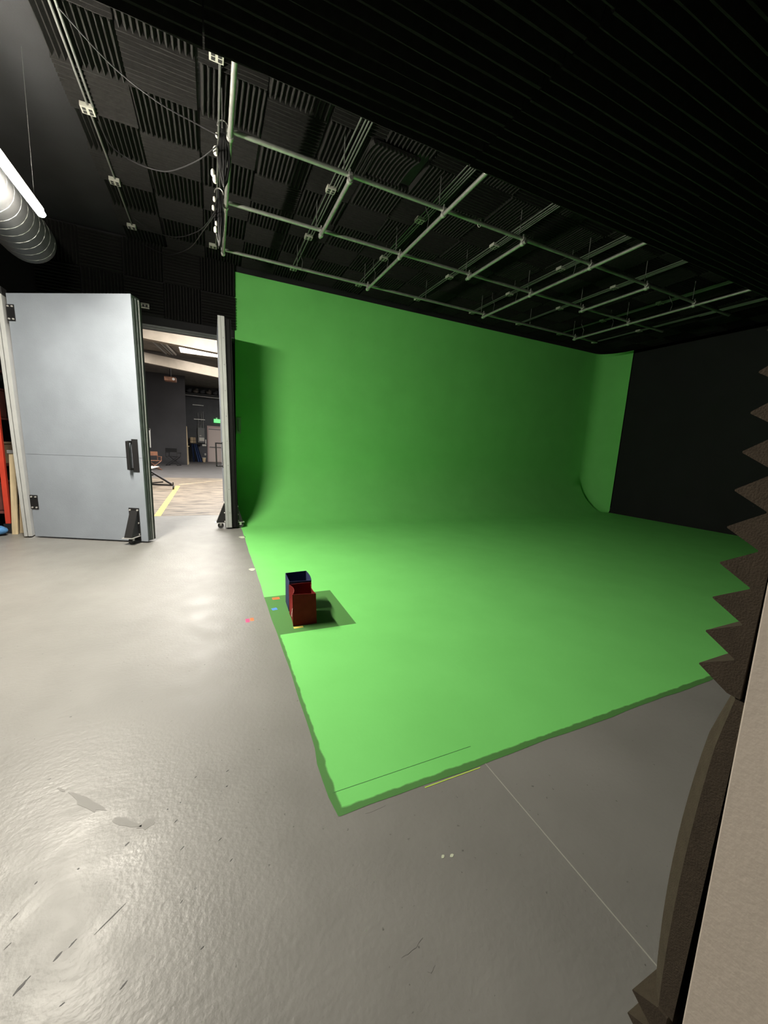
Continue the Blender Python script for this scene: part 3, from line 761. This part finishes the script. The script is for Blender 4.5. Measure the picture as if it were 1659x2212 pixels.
for k, (x, z1, nm, dx) in enumerate([(-2.712, 1.21, 'taller pale lumber board leaning beside the red rack', .02), (-2.662, .74, 'shorter pale lumber board leaning beside the red rack', .012)]):
    t = thing('lumber_board', nm, 'lumber', (x, 7.33 + .12 * k, 0), 'lumber boards by the rack')
    y = 7.32 + .09 * k
    MB().hexa([(x - .035 - dx, y, 0), (x + .035 - dx, y, 0), (x + .035 - dx, y + .04, 0), (x - .035 - dx, y + .04, 0), (x - .035 + dx, y + .06, z1), (x + .035 + dx, y + .06, z1), (x + .035 + dx, y + .1, z1), (x - .035 + dx, y + .1, z1)]).build('plank', M['lumber'], t, bevel=.003)
    if k == 0: MB().box(x - .03, x + .06, y + .04, y + .11, z1, z1 + .05).build('end_cap', M['grey_box'], t, bevel=.006)
cl = MB(); rnd = random.Random(9)
for k in range(7): cl.ball((-2.93 + rnd.uniform(-.1, .09), 7.30 + rnd.uniform(-.05, .05), .06 + rnd.uniform(0, .04)), .08, .07, .055, 9, 6)
tag(cl.build('crumpled_cloth', M['blue_cloth'], None, base=(-2.93, 7.3, 0), smooth=True), 'crumpled bright blue cloth on the floor by the red rack', 'cloth')

# ================================================================== NEXT ROOM, SEEN THROUGH THE DOORS
struct(MB().box(-9, 7, 31, 31.15, 0, 6).build('wall_far', M['far_wall']), 'dark grey end wall of the next room')
struct(MB().box(-9, -1.42, 26.5, 26.65, 0, 5.6).build('wall_far_partition', M['far_black']), 'black partition wall in the next room')
struct(MB().box(-9.15, -9, 8.65, 31.15, 0, 6).build('wall_far_left', M['far_wall']))
struct(MB().box(7, 7.15, 8.65, 31.15, 0, 6).build('wall_far_right', M['far_wall']))
struct(MB().box(-9.1, -5, 8.5, 8.65, 0, 6).build('wall_far_front', M['far_wall']))
struct(MB().box(-9.1, 12.8, 8.5, 8.65, CEIL, 6).build('wall_far_upper', M['far_wall']))
FC = 5.3
struct(MB().box(-9.1, 7.1, 8.6, 31.2, FC, FC + .2).build('ceiling_far', M['far_ceiling']), 'brownish ceiling of the next room')
def beam(y, zl, zr, h, nm, nlab):
    # zl, zr at x=-2 and x=.2
    s = (zr - zl) / 2.2; za = zl + s * (-7); zb = zl + s * 9
    o = MB().hexa([(-9, y, za), (7, y, zb), (7, y + .3, zb), (-9, y + .3, za), (-9, y, za + h), (7, y, zb + h), (7, y + .3, zb + h), (-9, y + .3, za + h)]).build(nm, M['cream'])
    return struct(o, nlab)
beam(14.3, 4.56, 4.43, .6, 'trim_6', 'cream roof beam nearest the doorway')
b2 = beam(20.0, 4.70, 4.50, .42, 'trim_7', 'second cream roof beam farther in')
def skylight(n, x0, x1, y0, y1, lab):
    o = MB().box(x0, x1, y0, y1, FC - .012, FC - .004).build('window_%d' % n, M['sky_near' if n == 2 else 'sky']); struct(o, lab)
    for (a, b, c, d) in ((x0 - .06, x0, y0 - .06, y1 + .06), (x1, x1 + .06, y0 - .06, y1 + .06), (x0, x1, y0 - .06, y0), (x0, x1, y1, y1 + .06)):
        MB().box(a, b, c, d, FC - .03, FC).build('window_frame', M['cream'], o)
    return o
skylight(1, -1.16, 1.6, 16.6, 19.5, 'bright white skylight between the cream beams')
skylight(2, -1.0, 1.0, 10.9, 13.3, 'bright skylight just inside the next room')
skylight(3, -5.2, -2.8, 10.9, 13.3, None or 'added light panel out of view at the left of the next room')  # unseen panel added to brighten the next room
skylight(4, -5.2, -2.8, 16.6, 19.5, 'added light panel out of view far left in the next room')  # another hidden panel, added for more light in there
skylight(5, 1.3, 3.9, 22.4, 25.6, 'added light panel out of view at the right of the next room')  # hidden panel added to light the far end and partition

# yellow floor tape, thin pale floor line
tape([(-1.09, 8.66), (-.97, 8.66), (-1.0, 14.27), (-1.12, 14.27)], 'tape_yellow', 'long yellow tape stripe on the timber floor beyond the doors', .0005, .001)
tape([(-1.05, 14.70), (.8, 17.15), (.8, 17.22), (-1.08, 14.75)], 'line_far', 'thin pale line across the timber floor beyond the doors', .0005, .001)

# exit door, sign, electrics on the far wall
d = MB().box(-.30, 1.1, 30.95, 31, 0, 2.63).build('door_1', M['pink_frame']); struct(d, 'pale pink exit door in the far wall')
MB().box(-.22, 1.02, 30.92, 30.95, .02, 2.5).build('door_leaf', M['pink_paint'], d)
MB().box(-.2, 1.0, 30.905, 30.92, 2.36, 2.42).build('closer', M['grey_box'], d)
MB().box(-.15, 1.0, 30.87, 30.92, 1.08, 1.13).build('push_bar', M['grey_box'], d)
t = thing('exit_sign', 'small green illuminated exit sign above the pink door', 'sign', (.33, 30.95, 2.88))
MB().box(.16, .6, 30.92, 30.99, 2.88, 3.14).build('panel', M['exit_green'], t)
MB().box(.3, .4, 30.94, 30.99, 3.14, 3.25).build('mount', M['exit_white'], t)
tx = bpy.data.curves.new('lettering', 'FONT'); tx.body = 'EXIT'; tx.size = .17; tx.extrude = .003; tx.materials.append(M['exit_white']); tx.align_x = 'CENTER'
to = bpy.data.objects.new('lettering', tx); COL.objects.link(to); to.parent = t; to.location = Vector((.38, 30.915, 2.95)) - BASE[t.name]; to.rotation_euler = (math.pi / 2, 0, 0)
bpy.context.view_layer.update()
lm = bpy.data.meshes.new_from_object(to.evaluated_get(bpy.context.evaluated_depsgraph_get())); lm.name = 'lettering'
to2 = bpy.data.objects.new('lettering_text', lm); COL.objects.link(to2); to2.parent = t; to2.location = to.location; to2.rotation_euler = to.rotation_euler; bpy.data.objects.remove(to); to2.name = 'lettering'
t = thing('breaker_panel', 'grey breaker panel with conduits on the far wall beside the exit door', 'panel', (-.7, 30.98, 1.4))
MB().box(-.92, -.48, 30.85, 30.99, 1.37, 2.43).build('cabinet', M['grey_box'], t, bevel=.01)
for x, z1 in ((-.88, 3.5), (-.66, 3.65), (-.55, 3.6), (-.76, 2.9)): MB().tube([(x, 30.93, 2.43), (x, 30.93, z1)], .017, 6).build('conduit', M['clamp'], t)
MB().box(-1.14, -.42, 30.9, 30.95, 3.0, 3.05).build('strut', M['clamp'], t); MB().box(-1.2, -.5, 30.9, 30.95, 4.0, 4.04).build('strut', M['clamp'], t)
MB().box(-.83, -.5, 30.835, 30.85, 1.5, 1.75).build('notice', M['paper'], t); MB().box(-.8, -.68, 30.835, 30.85, 1.86, 1.9).build('tag', M['paper'], t)
t = thing('socket_strip', 'white socket strip on the far wall below the grey panel', 'socket', (-.5, 30.98, 1.15)); MB().box(-.64, -.38, 30.93, 30.99, 1.14, 1.27).build('box', M['white_plastic'], t); MB().box(-.44, -.37, 30.94, 30.99, 1.32, 1.62).build('trunking', M['white_plastic'], t)
t = thing('wall_socket', 'small white socket low on the far wall by the pink door', 'socket', (-.45, 30.98, .5)); MB().box(-.5, -.41, 30.95, 30.99, .48, .62).build('plate', M['white_plastic'], t)
MB().box(-.47, -.44, 30.945, 30.95, .52, .58).build('slots', M['dark_slot'], t)
t = thing('work_shelf', 'shelf with tan cartons on the far wall beside the plank', 'shelf', (-1.2, 30.9, 1.1)); MB().box(-1.5, -.66, 30.6, 30.98, 1.27, 1.33).build('board', M['black_iron'], t)
for k, (x0, x1, z0, z1) in enumerate(((-1.42, -1.05, 1.335, 1.5), (-1.42, -1.06, 1.515, 1.73))):
    c = thing('carton', ('lower', 'upper')[k] + ' of two tan cartons on the far shelf', 'carton', (x0, 30.8, z0)); MB().box(x0, x1, 30.62, 30.9, z0, z1).build('body', M['carton'], c, bevel=.01); MB().box(x0 + .1, x0 + .16, 30.615, 30.905, z0, z1 + .003).build('tape', M['line_far'], c)
def drape(name, label, x0, x1, xb0, xb1, y, z1, mt):
    mb = MB(); vs = []; nz, nx = 10, 12
    for back in (0, 1):
        for j in range(nz + 1):
            q = j / nz
            for i in range(nx + 1):
                u = i / nx; x = (x0 + (x1 - x0) * u) * q + (xb0 + (xb1 - xb0) * u) * (1 - q)
                vs.append((x, y - .12 * (1 - q) - .05 * math.sin(u * 14) + .12 * back, .01 + (z1 - .01) * q))
    N1 = (nz + 1) * (nx + 1); fs = []
    for b in (0, 1):
        for j in range(nz):
            for i in range(nx):
                a = b * N1 + j * (nx + 1) + i; fs.append((a, a + 1, a + nx + 2, a + nx + 1))
    for j in range(nz):
        for i in (0, nx):
            a = j * (nx + 1) + i; fs.append((a, a + nx + 1, a + nx + 1 + N1, a + N1))
    for i in range(nx):
        for j in (0, nz):
            a = j * (nx + 1) + i; fs.append((a, a + 1, a + 1 + N1, a + N1))
    return tag(mb.add(vs, fs).build(name, M[mt], None, base=(xb0, y, 0), smooth=True), label, 'cloth', 'blue cloths below the far shelf')
drape('hanging_cloth', 'narrow dark blue cloth hanging straight below the far shelf', -1.32, -1.2, -1.24, -1.14, 30.55, 1.25, 'dark_blue')
drape('hanging_cloth', 'wider blue cloth slanting from the far shelf to the floor', -1.18, -.97, -.95, -.62, 30.55, 1.25, 'dark_blue')
t = thing('paint_bucket', 'small pale bucket on the floor under the far shelf', 'bucket', (-.55, 30.6, 0)); MB().tube([(-.55, 30.6, 0), (-.55, 30.6, .3)], [.1, .13], 14).build('body', M['line_far'], t, smooth=True); MB().tube([(-.55, 30.6, .3), (-.55, 30.6, .32)], .14, 14).build('lid', M['white_plastic'], t)
t = thing('wood_plank', 'tall thin tan plank standing at the end of the black partition', 'plank', (-1.44, 26.75, 0)); MB().hexa([(-1.47, 26.72, 0), (-1.38, 26.72, 0), (-1.38, 27.9, 0), (-1.47, 27.9, 0), (-1.52, 26.72, 2.38), (-1.45, 26.72, 2.38), (-1.45, 27.9, 2.38), (-1.52, 27.9, 2.38)]).build('board', M['lumber'], t); MB().box(-1.44, -1.3, 26.8, 27, 1.12, 1.16).build('cleat', M['lumber'], t)
# loft with bundles
t = thing('storage_loft', 'long pale pipe and dark ledge high on the far wall', 'ledge', (0, 30.7, 4.62)); MB().tube([(-6, 30.45, 4.66), (6, 30.45, 4.54)], .035, 8).build('rail', M['clamp'], t, smooth=True); MB().box(-6, 6, 30.5, 30.98, 4.68, 4.78).build('deck', M['black_iron'], t)
rnd = random.Random(3)
for k in range(6):
    x = -1.4 + .42 * k; t = tag(MB().ball((x, 30.72, 4.93), .2, .18, .14, 10, 6).ball((x + .07, 30.66, 5.02 + .05 * rnd.random()), .12, .14, .1, 8, 5).build('stored_bundle', M['far_ceiling'] if k % 2 else M['far_wall'], None, base=(x, 30.72, 4.78), smooth=True), '%s bundle from the left stored on the high far ledge' % ords[k], 'bundle', 'bundles on the high ledge')

# director's chair
def chair(cx, cy, label, frame, cloth, s=1.0, rz=0.0):
    t = thing('director_chair', label, 'chair', (cx, cy, 0))
    def P(x, y, z): return (cx + s * (x * math.cos(rz) - y * math.sin(rz)), cy + s * (x * math.sin(rz) + y * math.cos(rz)), s * z)
    for y in (-.2, .2):
        MB().bar(P(-.27, y, .03), P(.27, y, .45), .03, .03, (0, 1, 0)).build('crossed_leg', M[frame], t); MB().bar(P(.27, y + .03, .03), P(-.27, y + .03, .45), .03, .03, (0, 1, 0)).build('crossed_leg', M[frame], t)
    for x in (-.28, .28):
        MB().bar(P(x, -.25, .015), P(x, .25, .015), .03, .03).build('foot_rail', M[frame], t)
        MB().bar(P(x, -.23, .66), P(x, .25, .66), .055, .025).build('armrest', M[frame], t)
        MB().bar(P(x, .22, .45), P(x, .24, .9), .03, .03, (0, 1, 0)).build('back_post', M[frame], t); MB().bar(P(x, -.2, .45), P(x, -.2, .66), .03, .03, (0, 1, 0)).build('arm_post', M[frame], t)
    a = [P(-.27, -.22, .45), P(.27, -.22, .45), P(.27, .22, .45), P(-.27, .22, .45)]; MB().hexa(a + [(p[0], p[1], p[2] + .02) for p in a]).build('seat', M[cloth], t)
    a = [P(-.29, .225, .7), P(.29, .225, .7), P(.29, .245, .7), P(-.29, .245, .7)]; MB().hexa(a + [(p[0], p[1], p[2] + .2 * s) for p in a]).build('backrest', M[cloth], t)
    return t
chair(-2.08, 25.5, 'black folding director chair in front of the black partition', 'black_iron', 'black_iron', 1.12, math.pi - .3)
chair(-2.62, 21.6, 'brown wooden folding chair half hidden behind the grey door leaf', 'brown_wood', 'brown_wood', .98, .5)
t = thing('rolling_stand', 'black rolling stand with a white top and a caster, behind the grey door leaf', 'stand', (-1.9, 13.6, 0))
MB().bar((-2.0, 13.6, .13), (-1.14, 13.3, .13), .05).build('base_bar', M['black_iron'], t); MB().bar((-1.78, 13.5, .56), (-1.16, 13.3, .16), .05).build('brace', M['black_iron'], t); MB().bar((-1.95, 13.6, .42), (-1.66, 13.5, .42), .04).build('cross_bar', M['black_iron'], t)
MB().bar((-1.95, 13.6, .05), (-1.95, 13.6, .62), .06).build('column', M['black_iron'], t); MB().bar((-1.95, 13.6, .13), (-1.5, 14.3, .13), .04).build('base_bar', M['black_iron'], t)
MB().hexa([(-2.5, 13.2, .55), (-1.9, 13.25, .55), (-1.62, 14.6, .6), (-2.4, 14.6, .6), (-2.5, 13.2, .57), (-1.9, 13.25, .57), (-1.62, 14.6, .62), (-2.4, 14.6, .62)]).build('top', M['paper'], t)
MB().tube([(-1.13, 13.27, .065), (-1.09, 13.27, .065)], .065, 14).build('caster', M['black_iron'], t, smooth=True); MB().bar((-1.12, 13.3, .06), (-1.12, 13.3, .22), .03).build('stem', M['black_iron'], t)
t = thing('frame_stand', 'tall grey frame on a thin stand at the edge of the grey door', 'stand', (-2.8, 22.5, 0))
MB().bar((-2.86, 22.5, 1.05), (-2.86, 22.5, 2.0), .1, .06).bar((-3.4, 22.5, 1.95), (-2.8, 22.5, 1.95), .06, .08).build('frame', M['clamp'], t); MB().bar((-2.86, 22.5, 0), (-2.86, 22.5, 1.05), .04).build('pole', M['black_iron'], t)
MB().bar((-3.2, 22.5, .03), (-2.6, 22.5, .03), .04).bar((-2.86, 22.2, .03), (-2.86, 22.8, .03), .04).build('base', M['black_iron'], t)
t = thing('hanging_projector', 'dark boxy projector hanging under the second cream beam', 'projector', (-1.75, 21.5, 4.35)); MB().box(-2.0, -1.5, 21.2, 21.7, 4.25, 4.45).build('body', M['brown_wood'], t, bevel=.03); MB().tube([(-1.75, 21.45, 4.45), (-1.75, 21.45, FC)], .03, 8).build('pole', M['black_iron'], t); MB().tube([(-1.6, 21.2, 4.34), (-1.6, 21.12, 4.34)], .06, 10).build('lens', M['bolt'], t)
t = thing('pipe_bundle', 'bundle of dark pipes under the far ceiling at the upper left of the doorway', 'pipes', (-1.9, 16, 5.1))
for k in range(4): MB().tube([(-2.3 + .12 * k, 15.2, 5.24), (-1.75 + .12 * k, 19.9, 5.24)], .055, 8).build('pipe', M['far_ceiling'] if k % 2 else M['grey_box'], t, smooth=True)

# passage behind the camera: unseen fill panel added to light the jamb and near floor
t = thing('passage_fill', 'added square fill light in the passage behind the doorway', 'lamp', (-.1, -1.6, 2.6))
MB().box(-.4, .2, -1.9, -1.3, 2.6, 2.61).build('diffuser', M['hall'], t)
MB().box(-.43, .23, -1.93, -1.27, 2.61, 2.65).build('housing', M['strip_body'], t)
